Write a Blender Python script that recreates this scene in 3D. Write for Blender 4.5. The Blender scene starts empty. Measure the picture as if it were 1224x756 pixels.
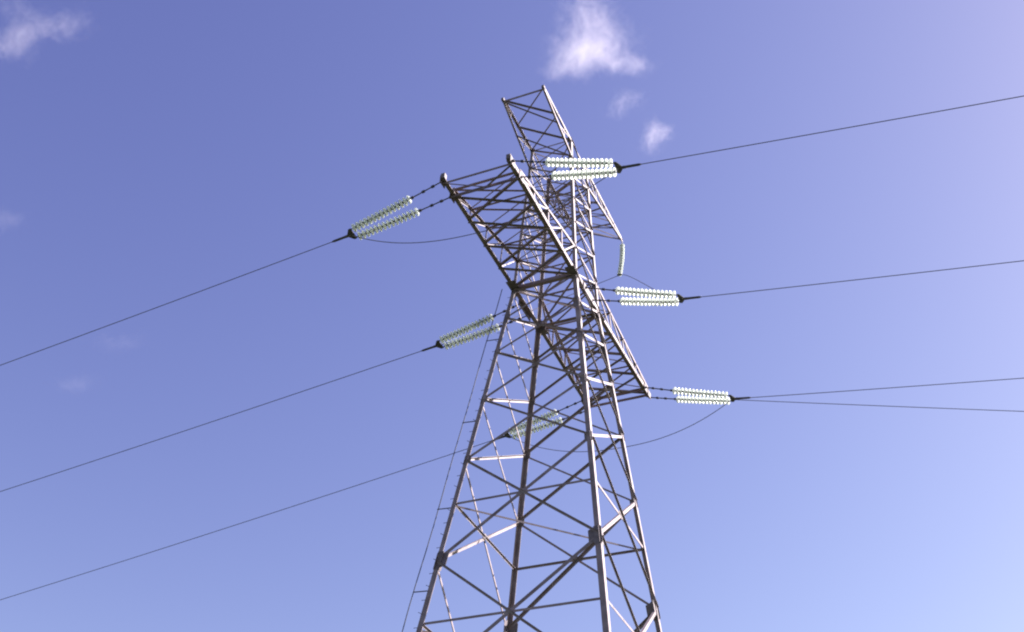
import bpy, bmesh, math, random
from mathutils import Vector, Matrix

random.seed(7)
S = bpy.context.scene
COL = S.collection
R = math.radians
V = Vector

# ------------------------------------------------------------------ camera
GZ = 26.95                       # height of the lower crossarms above the ground
cam_d = bpy.data.cameras.new('camera')
cam = bpy.data.objects.new('camera', cam_d); COL.objects.link(cam)
yaw, pitch, roll = -0.4424, 0.6807, 0.0537
f_ = V((math.sin(yaw)*math.cos(pitch), math.cos(yaw)*math.cos(pitch), math.sin(pitch)))
r_ = V((math.cos(yaw), -math.sin(yaw), 0)); u_ = r_.cross(f_)
r2 = math.cos(roll)*r_ + math.sin(roll)*u_
u2 = -math.sin(roll)*r_ + math.cos(roll)*u_
CAM = V((11.5785, -28.0664, GZ-25.3504))
M = Matrix((r2, u2, -f_)).transposed().to_4x4(); M.translation = CAM
cam.matrix_world = M
cam_d.sensor_width = 36; cam_d.lens = 36*1325.84/1224
cam_d.clip_start = 0.1; cam_d.clip_end = 20000
S.camera = cam

# ------------------------------------------------------------------ sky, sun, exposure
SUN_EL, SUN_AZ = R(37), R(50)    # azimuth measured from +Y towards +X
w = bpy.data.worlds.new('World'); S.world = w; w.use_nodes = True
nt = w.node_tree; nt.nodes.clear()
sky = nt.nodes.new('ShaderNodeTexSky'); sky.sky_type = 'NISHITA'; sky.sun_disc = False
sky.sun_elevation = SUN_EL; sky.sun_rotation = SUN_AZ
sky.air_density = 1.0; sky.dust_density = 0.8; sky.ozone_density = 1.0; sky.altitude = 100
tint = nt.nodes.new('ShaderNodeMix'); tint.data_type = 'RGBA'; tint.blend_type = 'MULTIPLY'
tint.inputs['Factor'].default_value = 1
tint.inputs[7].default_value = (1.04, 0.73, 1.27, 1)    # the camera's violet white balance
bg = nt.nodes.new('ShaderNodeBackground'); bg.inputs['Strength'].default_value = 0.05
out = nt.nodes.new('ShaderNodeOutputWorld')
# the camera's tone curve and violet white balance, the same for every direction of the sky
sep = nt.nodes.new('ShaderNodeSeparateColor'); cmb = nt.nodes.new('ShaderNodeCombineColor')
nt.links.new(sky.outputs[0], sep.inputs[0])
for ch_, g_ in enumerate((1.16, 1.25, 0.89)):
    pw = nt.nodes.new('ShaderNodeMath'); pw.operation = 'POWER'; pw.inputs[1].default_value = g_
    nt.links.new(sep.outputs[ch_], pw.inputs[0]); nt.links.new(pw.outputs[0], cmb.inputs[ch_])
nt.links.new(cmb.outputs[0], tint.inputs[6]); nt.links.new(tint.outputs[2], bg.inputs[0])
nt.links.new(bg.outputs[0], out.inputs[0])

sd = V((math.sin(SUN_AZ)*math.cos(SUN_EL), math.cos(SUN_AZ)*math.cos(SUN_EL), math.sin(SUN_EL)))
sl = bpy.data.lights.new('sun', 'SUN'); sl.energy = 5.0; sl.angle = R(0.5); sl.color = (1.0, 0.91, 0.92)
so = bpy.data.objects.new('sun', sl); COL.objects.link(so)
so.rotation_euler = sd.to_track_quat('Z', 'Y').to_euler(); so.location = sd*200
S.view_settings.view_transform = 'Standard'; S.view_settings.look = 'None'
S.view_settings.exposure = 1.9; S.view_settings.gamma = 1; S.view_settings.use_curve_mapping = False
S.cycles.volume_bounces = 4; S.cycles.filter_width = 2.1; S.cycles.max_bounces = 12

# ------------------------------------------------------------------ materials
def mat(name):
    m = bpy.data.materials.new(name); m.use_nodes = True
    return m, m.node_tree, m.node_tree.nodes['Principled BSDF']

def noisy(name, ca, cb, scale, rough=0.6, metal=0.0, rust=None, bump=0.0):
    m, t, b = mat(name); N, L = t.nodes, t.links
    tc = N.new('ShaderNodeTexCoord')
    n = N.new('ShaderNodeTexNoise'); n.inputs['Scale'].default_value = scale; n.inputs['Detail'].default_value = 6
    L.new(tc.outputs['Object'], n.inputs['Vector'])
    rp = N.new('ShaderNodeValToRGB')
    rp.color_ramp.elements[0].position = .35; rp.color_ramp.elements[0].color = (*ca, 1)
    rp.color_ramp.elements[1].position = .68; rp.color_ramp.elements[1].color = (*cb, 1)
    L.new(n.outputs[0], rp.inputs[0]); col = rp.outputs[0]
    if rust:
        n2 = N.new('ShaderNodeTexNoise'); n2.inputs['Scale'].default_value = scale*.45; n2.inputs['Detail'].default_value = 8
        L.new(tc.outputs['Object'], n2.inputs['Vector'])
        r2_ = N.new('ShaderNodeValToRGB')
        r2_.color_ramp.elements[0].position = .52; r2_.color_ramp.elements[0].color = (0, 0, 0, 1)
        r2_.color_ramp.elements[1].position = .74; r2_.color_ramp.elements[1].color = (.75, .75, .75, 1)
        L.new(n2.outputs[0], r2_.inputs[0])
        mx = N.new('ShaderNodeMix'); mx.data_type = 'RGBA'
        L.new(r2_.outputs[0], mx.inputs[0]); L.new(col, mx.inputs[6]); mx.inputs[7].default_value = (*rust, 1)
        col = mx.outputs[2]
    L.new(col, b.inputs['Base Color'])
    b.inputs['Roughness'].default_value = rough; b.inputs['Specular IOR Level'].default_value = .3; b.inputs['Metallic'].default_value = metal
    if bump:
        bp = N.new('ShaderNodeBump'); bp.inputs['Strength'].default_value = bump
        L.new(n.outputs[0], bp.inputs['Height']); L.new(bp.outputs[0], b.inputs['Normal'])
    return m

M_LEG = noisy('galvanised_leg_steel', (.175, .136, .140), (.258, .212, .220), 2.2, .62, .0, (.105, .082, .085))
M_BRACE = noisy('galvanised_brace_steel', (.175, .138, .143), (.260, .216, .225), 2.6, .62, .0, (.110, .088, .092))
M_CHORD = noisy('weathered_chord_steel', (.150, .104, .100), (.228, .182, .182), 1.6, .66, .0, (.085, .055, .050))
M_PLATE = noisy('weathered_plate_steel', (.115, .095, .102), (.175, .150, .160), 5, .7, .0, (.072, .050, .047))
M_HARD = noisy('dark_forged_fittings', (.050, .047, .055), (.100, .094, .104), 9, .55, .2)
M_WIRE = noisy('aluminium_conductor', (.075, .070, .088), (.12, .115, .135), 3, .6, .2)
M_CABLE = noisy('dark_cable', (.018, .018, .024), (.035, .035, .045), 4, .7, 0)
M_CONC = noisy('grey_concrete', (.26, .25, .23), (.38, .36, .34), 3, .9, 0, None, .2)
M_GRASS = noisy('meadow_grass', (0.014, 0.027, 0.008), (0.034, 0.044, 0.016), .35, 1.0, 0, (0.060, 0.048, 0.028), .4)

M_GLASS, t_, b_ = mat('toughened_green_glass')
nz = t_.nodes.new('ShaderNodeTexNoise'); nz.inputs['Scale'].default_value = 9
tc_ = t_.nodes.new('ShaderNodeTexCoord'); t_.links.new(tc_.outputs['Object'], nz.inputs['Vector'])
rp_ = t_.nodes.new('ShaderNodeValToRGB')
rp_.color_ramp.elements[0].color = (.74, .80, .75, 1); rp_.color_ramp.elements[1].color = (.87, .90, .86, 1)
t_.links.new(nz.outputs[0], rp_.inputs[0])
b_.inputs['Roughness'].default_value = .12
t_.links.new(rp_.outputs[0], b_.inputs['Base Color'])
trl = t_.nodes.new('ShaderNodeBsdfTranslucent'); t_.links.new(rp_.outputs[0], trl.inputs[0])
mxs = t_.nodes.new('ShaderNodeMixShader'); mxs.inputs[0].default_value = .5
t_.links.new(b_.outputs[0], mxs.inputs[1]); t_.links.new(trl.outputs[0], mxs.inputs[2])
t_.links.new(mxs.outputs[0], t_.nodes['Material Output'].inputs[0])

# ------------------------------------------------------------------ mesh helpers
class MB:
    """collects simple solids and links them as ONE mesh object"""
    def __init__(self): self.v = []; self.f = []
    def prism(self, p, q, prof, e1, e2):
        k = len(self.v); n = len(prof)
        for c in (p, q):
            for a, b in prof: self.v.append(tuple(c + e1*a + e2*b))
        self.f.append(tuple(range(k+n-1, k-1, -1))); self.f.append(tuple(range(k+n, k+2*n)))
        for i in range(n):
            j = (i+1) % n; self.f.append((k+i, k+j, k+n+j, k+n+i))
        return self
    def angle(self, p, q, e1, e2, s, t, s2=None):
        """rolled steel angle: corner on the line p-q, flanges along e1 and e2"""
        s2 = s2 or s; p, q = V(p), V(q); ax = (q-p).normalized()
        e1 = V(e1); e1 = (e1 - ax*e1.dot(ax)).normalized()
        e2 = V(e2); e2 = (e2 - ax*e2.dot(ax)).normalized()
        return self.prism(p, q, [(0, 0), (s, 0), (s, t), (t, t), (t, s2), (0, s2)], e1, e2)
    def box(self, c, e1, e2, e3):
        c, e1, e2, e3 = V(c), V(e1), V(e2), V(e3)
        l2, l3 = e2.length, e3.length
        return self.prism(c-e1, c+e1, [(-l2, -l3), (l2, -l3), (l2, l3), (-l2, l3)], e2.normalized(), e3.normalized())
    def tube(self, pts, rad, n=8):
        pts = [V(p) for p in pts]; k = len(self.v)
        rads = rad if isinstance(rad, (list, tuple)) else [rad]*len(pts)
        for i, p in enumerate(pts):
            d = (pts[min(i+1, len(pts)-1)] - pts[max(i-1, 0)]).normalized()
            a = d.cross(V((0, 0, 1)) if abs(d.z) < .95 else V((1, 0, 0))).normalized(); b = d.cross(a)
            for j in range(n):
                an = 2*math.pi*j/n; self.v.append(tuple(p + (a*math.cos(an)+b*math.sin(an))*rads[i]))
        for i in range(len(pts)-1):
            for j in range(n):
                j2 = (j+1) % n; self.f.append((k+i*n+j, k+i*n+j2, k+(i+1)*n+j2, k+(i+1)*n+j))
        self.f.append(tuple(range(k+n-1, k-1, -1))); e = k+(len(pts)-1)*n; self.f.append(tuple(range(e, e+n)))
        return self
    def lathe(self, prof, ax, o, n=20):
        """closed ring profile (distance along ax, radius) revolved round ax"""
        ax = V(ax).normalized(); o = V(o)
        a = ax.cross(V((0, 0, 1)) if abs(ax.z) < .9 else V((0, 1, 0))).normalized(); b = ax.cross(a)
        k = len(self.v); m = len(prof)
        for s, r in prof:
            for j in range(n):
                an = 2*math.pi*j/n; self.v.append(tuple(o + ax*s + (a*math.cos(an)+b*math.sin(an))*r))
        for i in range(m):
            i2 = (i+1) % m
            for j in range(n):
                j2 = (j+1) % n; self.f.append((k+i*n+j, k+i*n+j2, k+i2*n+j2, k+i2*n+j))
        return self
    def build(self, name, m, parent=None, smooth=False):
        me = bpy.data.meshes.new(name); me.from_pydata(self.v, [], self.f)
        bm = bmesh.new(); bm.from_mesh(me); bmesh.ops.recalc_face_normals(bm, faces=bm.faces)
        bm.to_mesh(me); bm.free(); me.materials.append(m)
        if smooth:
            for p in me.polygons: p.use_smooth = True
        o = bpy.data.objects.new(name, me); COL.objects.link(o)
        if parent: o.parent = parent
        return o

def tag(o, label, cat, group=None, kind=None):
    if label: o['label'] = label
    if cat: o['category'] = cat
    if group: o['group'] = group
    if kind: o['kind'] = kind
    return o
def empty(name, loc=(0, 0, 0)):
    o = bpy.data.objects.new(name, None); o.location = loc; o.empty_display_size = .3; COL.objects.link(o); return o
def copy_tree(o, parent=None):
    c = o.copy(); COL.objects.link(c)
    if parent: c.parent = parent
    for ch in list(o.children): copy_tree(ch, c)
    return c

# ------------------------------------------------------------------ ground
g = MB(); n = 60
for i in range(n+1):
    for j in range(n+1):
        # finer towards the middle
        fx = (2*i/n-1); fy = (2*j/n-1); X = 6000*fx*abs(fx)**1.5; Y = 6000*fy*abs(fy)**1.5
        rr = math.hypot(X, Y); bumpz = (math.sin(X*.11+1)*math.cos(Y*.09)*.10) if rr > 14 else 0
        g.v.append((X, Y, bumpz - (0 if rr < 20 else .05)))
for i in range(n):
    for j in range(n):
        a = i*(n+1)+j; g.f.append((a, a+n+1, a+n+2, a+1))
go = g.build('ground', M_GRASS, None, True); tag(go, 'rough grass meadow the pylon stands on', 'ground', kind='structure')

# ------------------------------------------------------------------ the lattice tower
W, WY = 2.4, 2.3385               # body at the lower crossarms
KX, KY = 0.1174, 0.1275           # taper of the legs below them
W2X, W2Y, H = 1.6976, 1.7721, 7.2758
LEV = [0, -1.42, -3.0, -5.02, -7.40, -10.93, -15.3, -21.0, -26.55]
UP = [0, 1.36, 2.68, 3.95, 5.08, 6.25, H]
def body(sx, sy, z):
    if z <= 0: return V((sx*(W/2-KX*z), sy*(WY/2-KY*z), z+GZ))
    k = z/H; return V((sx*(W/2+(W2X-W)/2*k), sy*(WY/2+(W2Y-WY)/2*k), z+GZ))

tower = empty('transmission_tower', (0, 0, 0))
tag(tower, 'tall grey steel lattice pylon with two levels of crossarms against the sky', 'pylon')

SG = {'nl': (-1, -1), 'fl': (-1, 1), 'nr': (1, -1), 'fr': (1, 1)}
LEG_S, LEG_T = .148, .016
legs = {}
for kx, (sx, sy) in SG.items():
    m = MB()
    m.angle(body(sx, sy, -26.55), body(sx, sy, -10.93), (-sx, 0, 0), (0, -sy, 0), .168, .018)
    m.angle(body(sx, sy, -10.93), body(sx, sy, 0), (-sx, 0, 0), (0, -sy, 0), LEG_S, LEG_T)
    m.angle(body(sx, sy, 0), body(sx, sy, H+.05), (-sx, 0, 0), (0, -sy, 0), .115, .012)
    lg = m.build('leg', M_LEG, tower); legs[kx] = lg
    for z, hl, s in ((-10.93, .30, .19), (-1.42, .24, .185), (0.0, .26, .18)):
        ax = (body(sx, sy, z+.01 if z else .01) - body(sx, sy, z-.2)).normalized(); c = body(sx, sy, z)
        o = V((sx, sy, 0))*.005
        MB().angle(c-ax*hl+o, c+ax*hl+o, (-sx, 0, 0), (0, -sy, 0), s, .024).build('leg_splice', M_PLATE, lg)
    c = body(sx, sy, -26.55); c.z = 0
    f = MB(); f.prism(V((c.x, c.y, -.5)), V((c.x, c.y, .42)), [(-.55, -.55), (.55, -.55), (.55, .55), (-.55, .55)], V((1, 0, 0)), V((0, 1, 0)))
    f.build('footing', M_CONC, tower)

# step bolts up the leg on the left of the picture
for i in range(62):
    z = -25.2 + i*.42
    if z > -.3: break
    c = body(-1, -1, z)
    d = V((-1, 0, 0)) if i % 2 else V((-.35, -1, 0)).normalized()
    MB().tube([c + d*-.01, c + d*.085, c + d*.10], [.008, .008, .013], 6).build('step_bolt', M_HARD, legs['nl'])

# the four faces: (leg a, leg b, outward normal)
FACES = [((-1, -1), (1, -1), V((0, -1, 0))), ((-1, 1), (1, 1), V((0, 1, 0))),
         ((-1, -1), (-1, 1), V((-1, 0, 0))), ((1, -1), (1, 1), V((1, 0, 0)))]
def face_brace(pa, pb, nrm, s, t, outside, name, m=M_BRACE, inset=.07, par=None, e_up=None, off=0.0):
    """steel angle lying in a face; outside=True lies on the outer side of the leg flange"""
    s *= .83; ax = (pb-pa).normalized(); u = nrm.cross(ax)
    if u.z > 0: u = -u
    a, b = pa + ax*inset, pb - ax*inset
    if outside: a = a + nrm*(.004+off); b = b + nrm*(.004+off); e2 = nrm
    else: a = a - nrm*(.022+off); b = b - nrm*(.022+off); e2 = -nrm
    return MB().angle(a - u*s*.5, b - u*s*.5, u, e2, s, t, s*.8).build(name, m, par or tower)

def gusset(p, nrm, along, across, m=M_PLATE, off=.008):
    ax = V(along); ac = V(across)
    c = p - nrm*off
    mb = MB()
    prof = [(-1, -.25), (-.55, 1), (.55, 1), (1, -.25), (.8, -.45), (-.8, -.45)]
    la, lc = ax.length, ac.length
    return mb.prism(c - nrm*.004, c + nrm*.004, [(a*la, b*lc) for a, b in prof], ax.normalized(), ac.normalized())

for fi, (A, B, nrm) in enumerate(FACES):
    for i in range(len(LEV)-1):
        z0, z1 = LEV[i], LEV[i+1]
        big = z0-z1
        s1 = .105 if big < 3 else .125; s2 = .07 if big < 3 else .085
        if big < 1.7: s1, s2 = .085, .065
        # the heavier diagonal rises to the right as seen in the photograph
        face_brace(body(*A, z1), body(*B, z0), nrm, s1, .010, False, 'diagonal_brace')
        face_brace(body(*A, z0), body(*B, z1), nrm, s2, .008, True, 'diagonal_brace')
        if big > 3:
            # level strut through the middle of the tall panels
            wa, wb = (body(*A, z0)-body(*B, z0)).length, (body(*A, z1)-body(*B, z1)).length
            zm = z0 + (z1-z0)*wa/(wa+wb)
            face_brace(body(*A, zm), body(*B, zm), nrm, .085, .008, False, 'strut', off=.014)
            c = (body(*A, zm)+body(*B, zm))/2
            gusset(c, nrm, V((.17, 0, 0)) if abs(nrm.y) else V((0, .17, 0)), V((0, 0, .13)), off=-.02 if 0 else .045).build('gusset_plate', M_PLATE, tower)
    for i in range(len(UP)-1):
        z0, z1 = UP[i], UP[i+1]
        face_brace(body(*A, z0), body(*B, z1), nrm, .062, .007, False, 'lacing_bar', inset=.05)
        face_brace(body(*A, z1), body(*B, z0), nrm, .062, .007, True, 'lacing_bar', inset=.05)
    for z, s in ((1.36, .07), (6.25, .065), (H, .07), (3.95, .055), (2.68, .055), (5.08, .05)):
        face_brace(body(*A, z), body(*B, z), nrm, s, .007, False, 'strut', inset=.03, off=.012)
    # gusset plates at the leg nodes
    for z, k in ((0, 1.25), (-1.42, .8), (-3.0, .75), (-5.02, .8), (-7.40, .85), (-10.93, 1.35), (-15.3, 1.2), (1.36, .7), (6.25, .6), (H, .6)):
        for P, Q in ((A, B), (B, A)):
            p = body(*P, z); q = body(*Q, z); d = (q-p).normalized()
            ax = (body(*P, z+.2)-body(*P, z-.2)).normalized()
            gusset(p + d*.06*k, nrm, ax*.24*k, d*.20*k, off=.023 if z else .024).build('gusset_plate', M_PLATE, tower)

# beams and plan bracing at the lower crossarms; strings of the middle phase hang from the side beams
for sx in (-1, 1):
    a, b = body(sx, -1, 0), body(sx, 1, 0)
    m = MB().angle(a + V((sx*.008, 0, -.03)), b + V((sx*.008, 0, -.03)), (0, 0, 1), (-sx, 0, 0), .16, .014)
    o = m.build('side_beam', M_CHORD, tower)
    MB().box(V((sx*(W/2+.03), 0, GZ-.04)), V((0, .52, 0)), V((.016, 0, 0)), V((0, 0, .15))).build('attachment_plate', M_PLATE, o)
for sy in (-1, 1):
    a, b = body(-1, sy, 0), body(1, sy, 0)
    MB().angle(a + V((0, sy*.006, -.05)), b + V((0, sy*.006, -.05)), (0, 0, 1), (0, -sy, 0), .14, .012).build('cross_beam', M_CHORD, tower)
def plan_brace(p, q, s, t=.008, m=M_BRACE, name='plan_brace', par=None, up=False, dz=0.0):
    s *= .9; ax = (q-p).normalized(); u = V((0, 0, 1)).cross(ax)
    p = p + V((0, 0, dz)); q = q + V((0, 0, dz))
    return MB().angle(p - u*s*.5, q - u*s*.5, u, V((0, 0, 1 if up else -1)), s, t).build(name, m, par or tower)
for z, s in ((0, .085), (-8.97, .062), (1.36, .06), (H, .055), (-13.0, .07)):
    plan_brace(body(-1, -1, z), body(1, 1, z), s, dz=-.07)
    if z > -5: plan_brace(body(-1, 1, z), body(1, -1, z), s, dz=-.095, up=False)

# ---- crossarms: the part's own mesh is its four chords, the bars and plates are its sub-parts
def lerp(a, b, t): return a + (b-a)*t
def bar(p, q, nrm, s, t, par, name='lacing_bar', m=M_BRACE, off=0.0):
    s *= .9; ax = (q-p).normalized(); nrm = V(nrm); u = nrm.cross(ax)
    if u.z > 0: u = -u
    p = p + nrm*off; q = q + nrm*off
    return MB().angle(p - u*s*.5, q - u*s*.5, u, -nrm, s, t).build(name, m, par)

def lower_arm(sy, alen, wt, label):
    """sy=-1: towards the camera. Flat bottom, top chords fall from 1.36 m to the tip."""
    y0, y1 = sy*WY/2, sy*(WY/2+alen)
    horn = .78
    bot, top = {}, {}
    m = MB()
    for sx in (-1, 1):
        p, q = V((sx*W/2, y0, GZ-.02)), V((sx*wt/2, y1, GZ-.02))
        d = (q-p).normalized()
        bot[sx] = (p, q)
        m.angle(p, q+d*(horn if sy < 0 else .10 if sx < 0 else horn*.25), (-sx, 0, 0), (0, 0, 1), .15, .014)
        tp = body(sx, sy, 1.36); tq = V((sx*wt/2, y1, GZ+.30))
        top[sx] = (tp, tq)
        m.angle(tp, tq, (-sx, 0, 0), (0, 0, -1), .09, .009)
    arm = m.build('crossarm', M_CHORD, tower); arm['label'] = label
    nb = 4
    for i in range(nb):
        a0, a1 = i/nb, (i+1)/nb
        for s, ta, tb in ((1, a0, a1), (-1, a0, a1)):
            p = lerp(*bot[-s], a0) ; q = lerp(*bot[s], a1)
            plan_brace(p, q, .085 if s > 0 else .07, .008, M_CHORD if s > 0 else M_BRACE, 'lacing_bar', arm, dz=.012 if s > 0 else -.006, up=s > 0)
        # side trusses: post and diagonal
        for sx in (-1, 1):
            nr = (sx, 0, 0)
            bar(lerp(*bot[sx], a1), lerp(*top[sx], a0), nr, .055, .006, arm, off=-.02)
            if i < nb-1: bar(lerp(*bot[sx], a1), lerp(*top[sx], a1), nr, .055, .006, arm, off=-.032)
    for i in range(4):
        a0, a1 = i/4, (i+1)/4
        plan_brace(lerp(*top[-1], a0), lerp(*top[1], a1), .05, .006, M_BRACE, 'lacing_bar', arm, dz=-.03)
        plan_brace(lerp(*top[1], a0), lerp(*top[-1], a1), .05, .006, M_BRACE, 'lacing_bar', arm, dz=-.012)
        plan_brace(lerp(*top[1], a1), lerp(*top[-1], a1), .05, .006, M_BRACE, 'lacing_bar', arm, dz=-.05)
    # tip: end bars, posts, horns with attachment plates
    tip = sy*(WY/2+alen)
    ys = [tip, tip+sy*(horn-.15)] if sy < 0 else [tip]
    for k, y in enumerate(ys):
        x = wt/2
        plan_brace(V((-x, y, GZ-.02)), V((x, y, GZ-.02)), .13 if k == 0 else .08, .012, M_CHORD, 'end_bar', arm, dz=-.015)
    if sy < 0:   # inclined ties from the horn bar back to the middle of the end bar
        for sx in (-1, 1):
            plan_brace(V((sx*wt/2, ys[1], GZ)), V((0, tip, GZ)), .05, .006, M_BRACE, 'lacing_bar', arm, dz=-.03)
    bar(V((-wt/2, tip, GZ+.28)), V((wt/2, tip, GZ+.28)), (0, sy, 0), .07, .007, arm, 'end_bar', M_CHORD)
    for sx in (-1, 1):
        bar(V((sx*wt/2, tip, GZ-.02)), V((sx*wt/2, tip, GZ+.30)), (sx, 0, 0), .11, .009, arm, 'post', M_CHORD, off=-.016)
        hy = [tip-.05*sy, tip+sy*(horn-.12)] if sy < 0 else [tip-.40, tip+.06]
        for y in hy:
            MB().box(V((sx*(wt/2+.012), y, GZ+.0)), V((0, .17, 0)), V((.010, 0, 0)), V((0, 0, .14))).build('attachment_plate', M_PLATE, arm)
        if sy < 0:
            MB().box(V((sx*(wt/2-.07), tip+sy*(horn-.02), GZ+.11)), V((0, .07, 0)), V((.07, 0, 0)), V((0, 0, .10))).build('attachment_plate', M_PLATE, arm)
    # knee gussets at the body
    for sx in (-1, 1):
        MB().box(V((sx*(W/2-.10), y0+sy*.18, GZ-.034)), V((.17, 0, 0)), V((0, .26, 0)), V((0, 0, .006))).build('gusset_plate', M_PLATE, arm)
    return arm
lower_arm(-1, 4.91, 2.4, 'lower crossarm reaching towards the viewer with horned tip')
lower_arm(1, 5.40, 2.60, 'lower crossarm reaching away from the viewer')

def upper_arm_near():
    m = MB(); top, bot = {}, {}; b1 = 2.794; y0, y1 = -W2Y/2, -W2Y/2-b1
    for sx in (-1, 1):
        top[sx] = (body(sx, -1, H), V((sx*W2X/2, y1, GZ+H)))
        bot[sx] = (body(sx, -1, 6.25), V((sx*W2X/2, y1, GZ+H-.13)))
        m.angle(*top[sx], (-sx, 0, 0), (0, 0, -1), .09, .009)
        m.angle(*bot[sx], (-sx, 0, 0), (0, 0, 1), .075, .008)
    a, b = top[-1][1] + V((-.01, .03, -.06)), top[1][1] + V((.01, .03, -.06))
    m.angle(a, b, (0, 1, 0), (0, 0, -1), .08, .008)
    arm = m.build('crossarm', M_LEG, tower); arm['label'] = 'short upper crossarm reaching towards the viewer'
    for i in range(2):
        a0, a1 = i/2, (i+1)/2
        plan_brace(lerp(*top[-1], a0), lerp(*top[1], a1), .06, .007, M_BRACE, 'lacing_bar', arm, dz=-.012)
        plan_brace(lerp(*top[1], a0), lerp(*top[-1], a1), .07, .007, M_BRACE, 'lacing_bar', arm, dz=-.03)
        plan_brace(lerp(*bot[1], a0), lerp(*bot[-1], a1), .045, .006, M_BRACE, 'lacing_bar', arm, dz=.01)
        for sx in (-1, 1):
            bar(lerp(*bot[sx], a1), lerp(*top[sx], a0), (sx, 0, 0), .045, .006, arm, off=-.02)
            bar(lerp(*top[sx], a0+.25), lerp(*bot[sx], a0+.25), (sx, 0, 0), .045, .006, arm, off=-.03)
    for sx in (-1, 1):
        MB().box(top[sx][1] + V((-sx*.03, -.02, -.07)), V((.05, 0, 0)), V((0, .065, 0)), V((0, 0, .055))).build('attachment_plate', M_PLATE, arm)
upper_arm_near()

TIP = V((W2X/2, W2Y/2+4.2926, GZ+H))
def upper_arm_far():
    m = MB()
    tr = (body(1, 1, H), TIP); br = (body(1, 1, 6.25), TIP + V((0, -.05, -.12)))
    tl = (body(-1, 1, H), V((-W2X/2, 3.95, GZ+H))); bl = (body(-1, 1, 6.25), V((-W2X/2, 3.95, GZ+H-.30)))
    for sx, tc, bc in ((1, tr, br), (-1, tl, bl)):
        m.angle(*tc, (-sx, 0, 0), (0, 0, -1), .09, .009)
        m.angle(*bc, (-sx, 0, 0), (0, 0, 1), .07, .008)
    arm = m.build('crossarm', M_LEG, tower); arm['label'] = 'upper crossarm reaching away to a single pointed tip'
    n = 4
    for i in range(n):
        a0, a1 = i/n, (i+1)/n
        plan_brace(lerp(*tl, a0), lerp(*tr, a1), .055, .007, M_BRACE, 'lacing_bar', arm, dz=-.012)
        plan_brace(lerp(*tr, a0), lerp(*tl, a1), .055, .007, M_BRACE, 'lacing_bar', arm, dz=-.03)
        plan_brace(lerp(*bl, a0), lerp(*br, a1), .055, .006, M_BRACE, 'lacing_bar', arm, dz=.012)
        if i < n-1: plan_brace(lerp(*bl, a1), lerp(*br, a1), .055, .006, M_BRACE, 'lacing_bar', arm, dz=-.01)
        for sx, tc, bc in ((1, tr, br), (-1, tl, bl)):
            bar(lerp(*bc, a1), lerp(*tc, a0), (sx, 0, 0), .05, .006, arm, off=-.02)
            if i < n-1: bar(lerp(*bc, a1), lerp(*tc, a1), (sx, 0, 0), .045, .006, arm, off=-.032)
    plan_brace(tl[1], tr[1], .075, .008, M_BRACE, 'end_bar', arm, dz=-.05)
    bar(tl[1], bl[1], (-1, 0, 0), .06, .007, arm, 'post', off=-.016)
    MB().box(TIP + V((-.02, -.05, -.09)), V((.02, 0, 0)), V((0, .09, 0)), V((0, 0, .10))).build('attachment_plate', M_PLATE, arm)
upper_arm_far()

# ------------------------------------------------------------------ insulators
PITCH = .1435; ND = 15
def disc_mb(o, ax):
    # umbrella of toughened glass, cap side towards -ax
    return MB().lathe([(-.035, .045), (-.020, .100), (.008, .134), (.040, .146), (.058, .143), (.046, .122), (.052, .098), (.034, .070), (.020, .040)], ax, o, 18)
DISC = None
def string_path(t, half0, half1, L, sag):
    return V((t*L, lerp(half0, half1, t), -4*sag*t*(1-t)))
def glass_string(parent, path, t0, length, total, n):
    """metal caps and pins as the string's mesh, each glass disc a sub-part"""
    global DISC
    m = MB()
    ds = []
    for i in range(n):
        s = t0 + i*PITCH
        p = path(s/total); ax = (path((s+.02)/total)-path((s-.02)/total)).normalized()
        m.lathe([(-.085, .010), (-.085, .038), (-.03, .050), (-.006, .052), (-.006, .010)], ax, p, 10)
        m.lathe([(-.01, .004), (-.01, .016), (.062, .016), (.062, .004)], ax, p, 8)
        ds.append((p, ax))
    a, b = path(0.0), path((t0-.085)/total)
    k = 5
    m.tube([lerp(a, b, i/k) for i in range(k+1)], .022, 6)
    for i in (0.0, .30, .62, 1.0):
        c = lerp(a, b, i); d = (b-a).normalized()
        m.box(c, d*.055, d.cross(V((0, 0, 1))).normalized()*.035, V((0, 0, .03)))
    s = t0 + n*PITCH - .09
    m.tube([path(s/total), path(1.0)], .02, 6)
    st = m.build('insulator_string', M_HARD, parent, False)
    for p, ax in ds:
        if DISC is None:
            d = disc_mb((0, 0, 0), (1, 0, 0)).build('glass_disc', M_GLASS, st, True); DISC = d
        else:
            d = DISC.copy(); COL.objects.link(d); d.parent = st
        d.location = p; d.rotation_euler = ax.to_track_quat('X', 'Z').to_euler()
    return st

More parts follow.
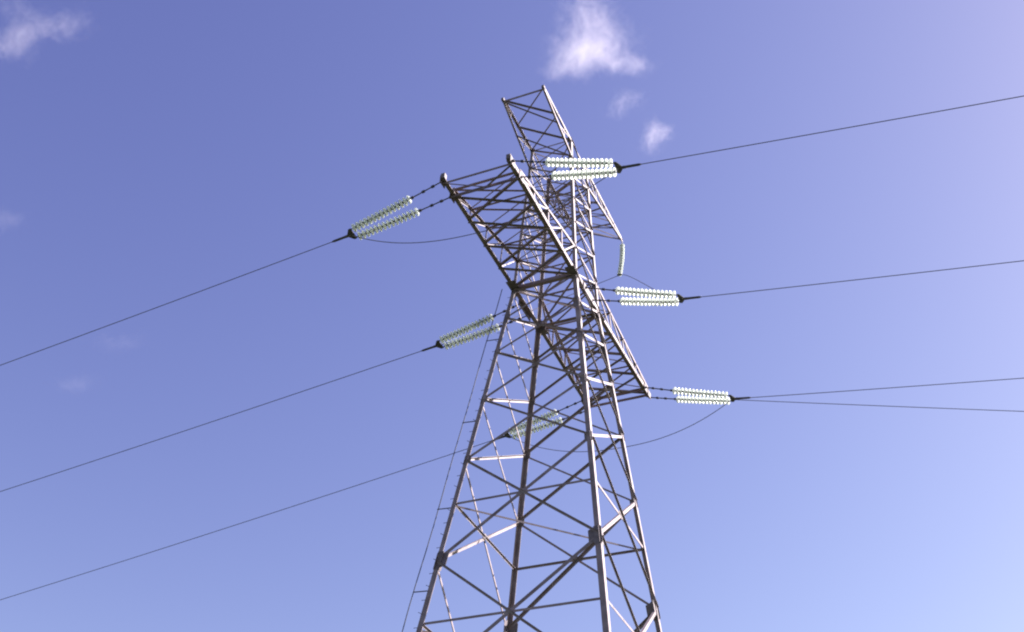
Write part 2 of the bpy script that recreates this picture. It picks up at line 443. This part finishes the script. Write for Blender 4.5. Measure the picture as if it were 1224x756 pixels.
LS = 3.36
def make_double():
    root = empty('double_insulator')
    for sy in (-1, 1):
        glass_string(root, lambda t, sy=sy: string_path(t, (.36*sy), .185*sy, LS, .028), 1.16, 2.15, LS, ND)
    y = MB()
    y.prism(V((LS, 0, -.011)), V((LS, 0, .011)), [(-.05, -.235), (.04, -.235), (.17, -.05), (.17, .05), (.04, .235), (-.05, .235)], V((1, 0, 0)), V((0, 1, 0)))
    y.tube([(LS+.12, 0, 0), (LS+.3, 0, 0)], .03, 8)
    y.build('yoke_plate', M_HARD, root)
    return root
proto = make_double()
YN, YF = -6.43, 6.43
AZL, AZR = R(-2.5), R(3.3)
SPEC = [  # side, y, droop, label
    (-1, YN, -17.1, 'double glass insulator string pulling left from horned crossarm tip nearest viewer'),
    (-1, 0., -14.2, 'double glass insulator string pulling left from the tower body'),
    (-1, YF, -13.4, 'double glass insulator string seen through the tower lattice behind the legs'),
    (1, YN, -17.0, 'brightest double glass insulator string crossing in front of the upper tower'),
    (1, 0., -17.6, 'double glass insulator string pulling right from the middle of tower body'),
    (1, YF, -16.1, 'double glass insulator string pulling right from the far lower crossarm tip')]
clamps = []
def along(sx, el):
    az = AZL if sx < 0 else AZR
    return V((sx*math.cos(az)*math.cos(el), math.sin(az)*math.cos(el), math.sin(el)))
for i, (sx, y, el, lab) in enumerate(SPEC):
    o = proto if i == 0 else copy_tree(proto)
    st = V((sx*(1.23 if y < 3 else 1.30), y, GZ-.03)); d = along(sx, R(el))
    q = d.to_track_quat('X', 'Z')
    o.location = st; o.rotation_euler = q.to_euler()
    tag(o, lab, 'insulator', 'double insulator strings on the pylon')
    clamps.append((st + d*(LS+.15), sx))

# single string under the far upper arm, carrying the middle jumper
J0 = TIP + V((0, -.05, -.2)); J1 = TIP + V((-.14, -.06, -2.02))
jr = empty('jumper_insulator', J0)
tag(jr, 'single glass insulator string hanging from the pointed upper crossarm tip', 'insulator')
dj = (J1-J0)
glass_string(jr, lambda t: dj*t + V((.05, 0, 0))*(4*t*(1-t)), .22, 1.6, dj.length, 12)
for st_ in jr.children:
    for d_ in st_.children: d_.scale = (1, .74, .74)
MB().box(dj + V((0, 0, -.03)), V((.10, 0, 0)), V((0, .02, 0)), V((0, 0, .045))).build('suspension_clamp', M_HARD, jr)

# ------------------------------------------------------------------ conductors
COND = [(-9.6, -8.7), (-12.2, -9.3), (-11.6, -9.7), (-5.2, -4.7), (-5.9, -6.0), (-7.3, -6.8)]
CLAB = ['overhead conductor running left from the nearest crossarm tip, uppermost on the left',
        'overhead conductor running left from the tower body, middle one on the left',
        'overhead conductor running left from the far crossarm, lowest one on the left',
        'overhead conductor running right from the nearest crossarm tip, uppermost on the right',
        'overhead conductor running right from the tower body, middle one on the right',
        'overhead conductor running right from the far crossarm tip, upper of the pair']
# where each wire passes the picture's left or right edge, relative to the lower arm level
PASS = [V((-17.79, 0, -3.28)), V((-23.4, 0, -3.80)), V((-28.81, 0, -4.92)), V((15.5, 0, -1.89)), V((15., 0, -2.18)), V((14.58, 0, -2.12))]
def wire_pts(K, sx, x1, z1, c, length, n=70):
    az = AZL if sx < 0 else AZR
    s1 = (x1-K.x)/(sx*math.cos(az)); b = ((z1+GZ)-K.z - c*s1*s1)/s1
    pts = []
    for i in range(n+1):
        s = length*(i/n)**1.5
        pts.append(V((K.x+sx*math.cos(az)*s, K.y+math.sin(az)*s, K.z+b*s+c*s*s)))
    return pts
for i, ((K, sx), P) in enumerate(zip(clamps, PASS)):
    pts = wire_pts(K, sx, P.x, P.z, .0005, 170)
    o = MB().tube(pts, .0135, 6).build('conductor_wire', M_WIRE, None, True)
    tag(o, CLAB[i], 'power line', 'conductors strung from the pylon')
    d = (pts[6]-pts[0]).normalized()
    MB().tube([K + d*-.05, K + d*.05, K + d*.12, K + d*.52, K + d*.60], [.028, .05, .042, .04, .018], 8).build('dead_end_clamp', M_HARD, o, True)
K, sx = clamps[5]
pts = wire_pts(K + V((0, 0, -.05)), 1, 14.27, -3.45, .0004, 170)
o = MB().tube(pts, .0125, 6).build('conductor_wire', M_WIRE, None, True)
tag(o, 'overhead conductor running right from the far crossarm tip, lower of the pair', 'power line', 'conductors strung from the pylon')

def jumper(pts_fn, label, n=36):
    o = MB().tube([pts_fn(i/n) for i in range(n+1)], .013, 6).build('jumper_cable', M_WIRE, None, True)
    tag(o, label, 'jumper cable', 'jumper cables looping past the pylon')
def loop(A, B, zmid):
    sag = (A.z+B.z)/2 - (zmid+GZ)
    return lambda t: lerp(A, B, t) + V((0, 0, -sag*(1-abs(2*t-1)**2.3)))
def back(i, k=.12): return clamps[i][0] - along(clamps[i][1], R(SPEC[i][2]))*k + V((0, 0, -.04))
jumper(loop(back(0), back(3), -2.33), 'slack jumper cable sagging beneath the horned near crossarm tip')
jumper(loop(back(2), back(5), -2.32), 'slack jumper cable sagging beneath the far lower crossarm')
def bez(a, b, c, d):
    return lambda t: a*(1-t)**3 + b*3*t*(1-t)**2 + c*3*t*t*(1-t) + d*t**3
jp = J1 + V((0, 0, -.05))
left = bez(back(1), back(1)+V((.9, .6, .6)), jp+V((-2.3, -.3, -.75)), jp)
right = bez(jp, jp+V((.5, -.25, -.15)), back(4)+V((-1.3, 2.2, 2.2)), back(4))
jumper(lambda t: left(t*2) if t < .5 else right(t*2-1), 'jumper cable held out by the single hanging insulator at pointed arm', 60)

# cables clipped to the legs
def leg_cable(sx, sy, off, z0, z1, rad, label, zs):
    c = [body(sx, sy, lerp(z0, z1, i/30)) + off for i in range(31)]
    c = [p + V((.018*math.sin(i*1.1), .018*math.cos(i*.9), 0)) for i, p in enumerate(c)]
    o = MB().tube(c, rad, 6).build('down_cable', M_CABLE); tag(o, label, 'cable')
    for z in zs:
        p = body(sx, sy, z)
        MB().tube([p + V((sx*.0, 0, 0)), p + off*1.06], .016, 6).build('bracket', M_HARD, o)
leg_cable(-1, -1, V((-.40, -.05, 0)), -26.5, .05, .014, 'thin cable held off the left leg by short brackets', (-23.5, -20.5, -17.6, -14.7, -11.9, -9.15, -5.9, -2.4))

# ------------------------------------------------------------------ clouds: soft scattering volumes high above
def ray(px, py):
    return (f_*1325.84 + r2*(px-612) - u2*(py-378)).normalized()
def cloud(label, D, blobs, dens, nscale, thresh, name='cloud'):
    """blobs: (px, py, rx, ry) seen from the photo's side; built D metres away at true size"""
    px0 = sum(b[0] for b in blobs)/len(blobs); py0 = sum(b[1] for b in blobs)/len(blobs)
    C0 = CAM + ray(px0, py0)*D
    k = D/1325.84
    bm = bmesh.new(); ell = []
    for (px, py, rx, ry, wt) in blobs:
        P = CAM + ray(px, py)*D - C0
        sc = V((rx*k, ry*k, (rx+ry)/2*k))
        ell.append((P, sc, wt))
        for _ in range(60):
            a = V((random.gauss(0, 1), random.gauss(0, 1), random.gauss(0, 1))).normalized()
            bm.verts.new(P + r2*a.x*sc.x + u2*a.y*sc.y + f_*a.z*sc.z)
    bmesh.ops.convex_hull(bm, input=list(bm.verts), use_existing_faces=False)
    for v in [v for v in bm.verts if not v.link_faces]: bm.verts.remove(v)
    bmesh.ops.recalc_face_normals(bm, faces=bm.faces)
    me = bpy.data.meshes.new(name); bm.to_mesh(me); bm.free()
    m = bpy.data.materials.new('cloud_vapour'); m.use_nodes = True; t = m.node_tree; N, L = t.nodes, t.links
    N.clear(); tc = N.new('ShaderNodeTexCoord')
    wn = N.new('ShaderNodeTexNoise'); wn.inputs['Scale'].default_value = nscale*.7/k/100; wn.inputs['Detail'].default_value = 3
    L.new(tc.outputs['Object'], wn.inputs['Vector'])
    sub = N.new('ShaderNodeVectorMath'); sub.operation = 'SUBTRACT'; L.new(wn.outputs['Color'], sub.inputs[0]); sub.inputs[1].default_value = (.5, .5, .5)
    wsc = N.new('ShaderNodeVectorMath'); wsc.operation = 'SCALE'; L.new(sub.outputs[0], wsc.inputs[0]); wsc.inputs['Scale'].default_value = 40*k
    add = N.new('ShaderNodeVectorMath'); add.operation = 'ADD'; L.new(tc.outputs['Object'], add.inputs[0]); L.new(wsc.outputs[0], add.inputs[1])
    acc = None
    for P, sc, wt in ell:
        d = N.new('ShaderNodeVectorMath'); d.operation = 'SUBTRACT'; L.new(add.outputs[0], d.inputs[0]); d.inputs[1].default_value = P
        comps = []
        for e, s in ((r2, sc.x), (u2, sc.y), (f_, sc.z)):
            dp = N.new('ShaderNodeVectorMath'); dp.operation = 'DOT_PRODUCT'; L.new(d.outputs[0], dp.inputs[0]); dp.inputs[1].default_value = e/s
            comps.append(dp.outputs['Value'])
        cb = N.new('ShaderNodeCombineXYZ')
        for j in range(3): L.new(comps[j], cb.inputs[j])
        ln = N.new('ShaderNodeVectorMath'); ln.operation = 'LENGTH'; L.new(cb.outputs[0], ln.inputs[0])
        mr = N.new('ShaderNodeMapRange'); mr.interpolation_type = 'SMOOTHSTEP'
        mr.inputs['To Max'].default_value = wt; mr.inputs['From Min'].default_value = .98; mr.inputs['From Max'].default_value = .0
        L.new(ln.outputs['Value'], mr.inputs['Value'])
        if acc is None: acc = mr.outputs[0]
        else:
            mm = N.new('ShaderNodeMath'); mm.operation = 'ADD'; L.new(acc, mm.inputs[0]); L.new(mr.outputs[0], mm.inputs[1]); acc = mm.outputs[0]
    nz = N.new('ShaderNodeTexNoise'); nz.inputs['Scale'].default_value = nscale*2.2/k/100; nz.inputs['Detail'].default_value = 7; nz.inputs['Roughness'].default_value = .62
    L.new(add.outputs[0], nz.inputs['Vector'])
    # density = clamp(shape + noise - threshold)
    a1 = N.new('ShaderNodeMath'); a1.operation = 'MULTIPLY_ADD'; L.new(nz.outputs[0], a1.inputs[0]); a1.inputs[1].default_value = 2.6; a1.inputs[2].default_value = -1.3 - thresh
    a2 = N.new('ShaderNodeMath'); a2.operation = 'ADD'; L.new(a1.outputs[0], a2.inputs[0]); L.new(acc, a2.inputs[1])
    a3 = N.new('ShaderNodeMath'); a3.operation = 'MULTIPLY'; L.new(a2.outputs[0], a3.inputs[0]); L.new(acc, a3.inputs[1])
    a4 = N.new('ShaderNodeMath'); a4.operation = 'MAXIMUM'; L.new(a3.outputs[0], a4.inputs[0]); a4.inputs[1].default_value = 0
    a5 = N.new('ShaderNodeMath'); a5.operation = 'MULTIPLY'; L.new(a4.outputs[0], a5.inputs[0]); a5.inputs[1].default_value = dens
    vs = N.new('ShaderNodeVolumeScatter'); vs.inputs['Color'].default_value = (.98, .90, .94, 1); vs.inputs['Anisotropy'].default_value = .1
    L.new(a5.outputs[0], vs.inputs['Density'])
    oo = N.new('ShaderNodeOutputMaterial'); L.new(vs.outputs[0], oo.inputs['Volume'])
    me.materials.append(m)
    o = bpy.data.objects.new(name, me); COL.objects.link(o); o.location = C0
    tag(o, label, 'cloud')
    return o
CD = 900
cloud('largest puffy white cloud, above the tip of the pylon', CD,
      [(682, 70, 64, 42, .75), (692, 44, 62, 58, .6), (704, 4, 56, 52, .75), (738, 44, 58, 50, .72), (756, 79, 64, 22, .8), (660, 84, 40, 20, .6), (716, 66, 46, 36, .4)], .012, 4.2, .33)
cloud('small compact white cloud just above the highest right conductor', CD,
      [(783, 163, 34, 36, .9), (790, 153, 26, 26, .4)], .018, 5.2, .40)
cloud('thin pale cloud wisp between the largest cloud and the small compact one', CD,
      [(746, 127, 46, 24, .7), (756, 110, 40, 18, .5)], .017, 5.2, .38)
cloud('streaky torn cloud in the upper left corner', CD,
      [(5, 54, 64, 34, .9), (45, 36, 56, 28, .8), (88, 26, 46, 34, .75), (14, 8, 70, 26, .7)], .010, 4.0, .42)
cloud('very faint cloud shred low at the left edge, above the middle left conductor', CD,
      [(140, 410, 60, 22, .8), (88, 456, 56, 22, .8)], .004, 4.0, .34)
cloud('very faint cloud shred touching the left edge, above the uppermost left conductor', CD,
      [(4, 264, 46, 26, .9)], .005, 4.0, .34)
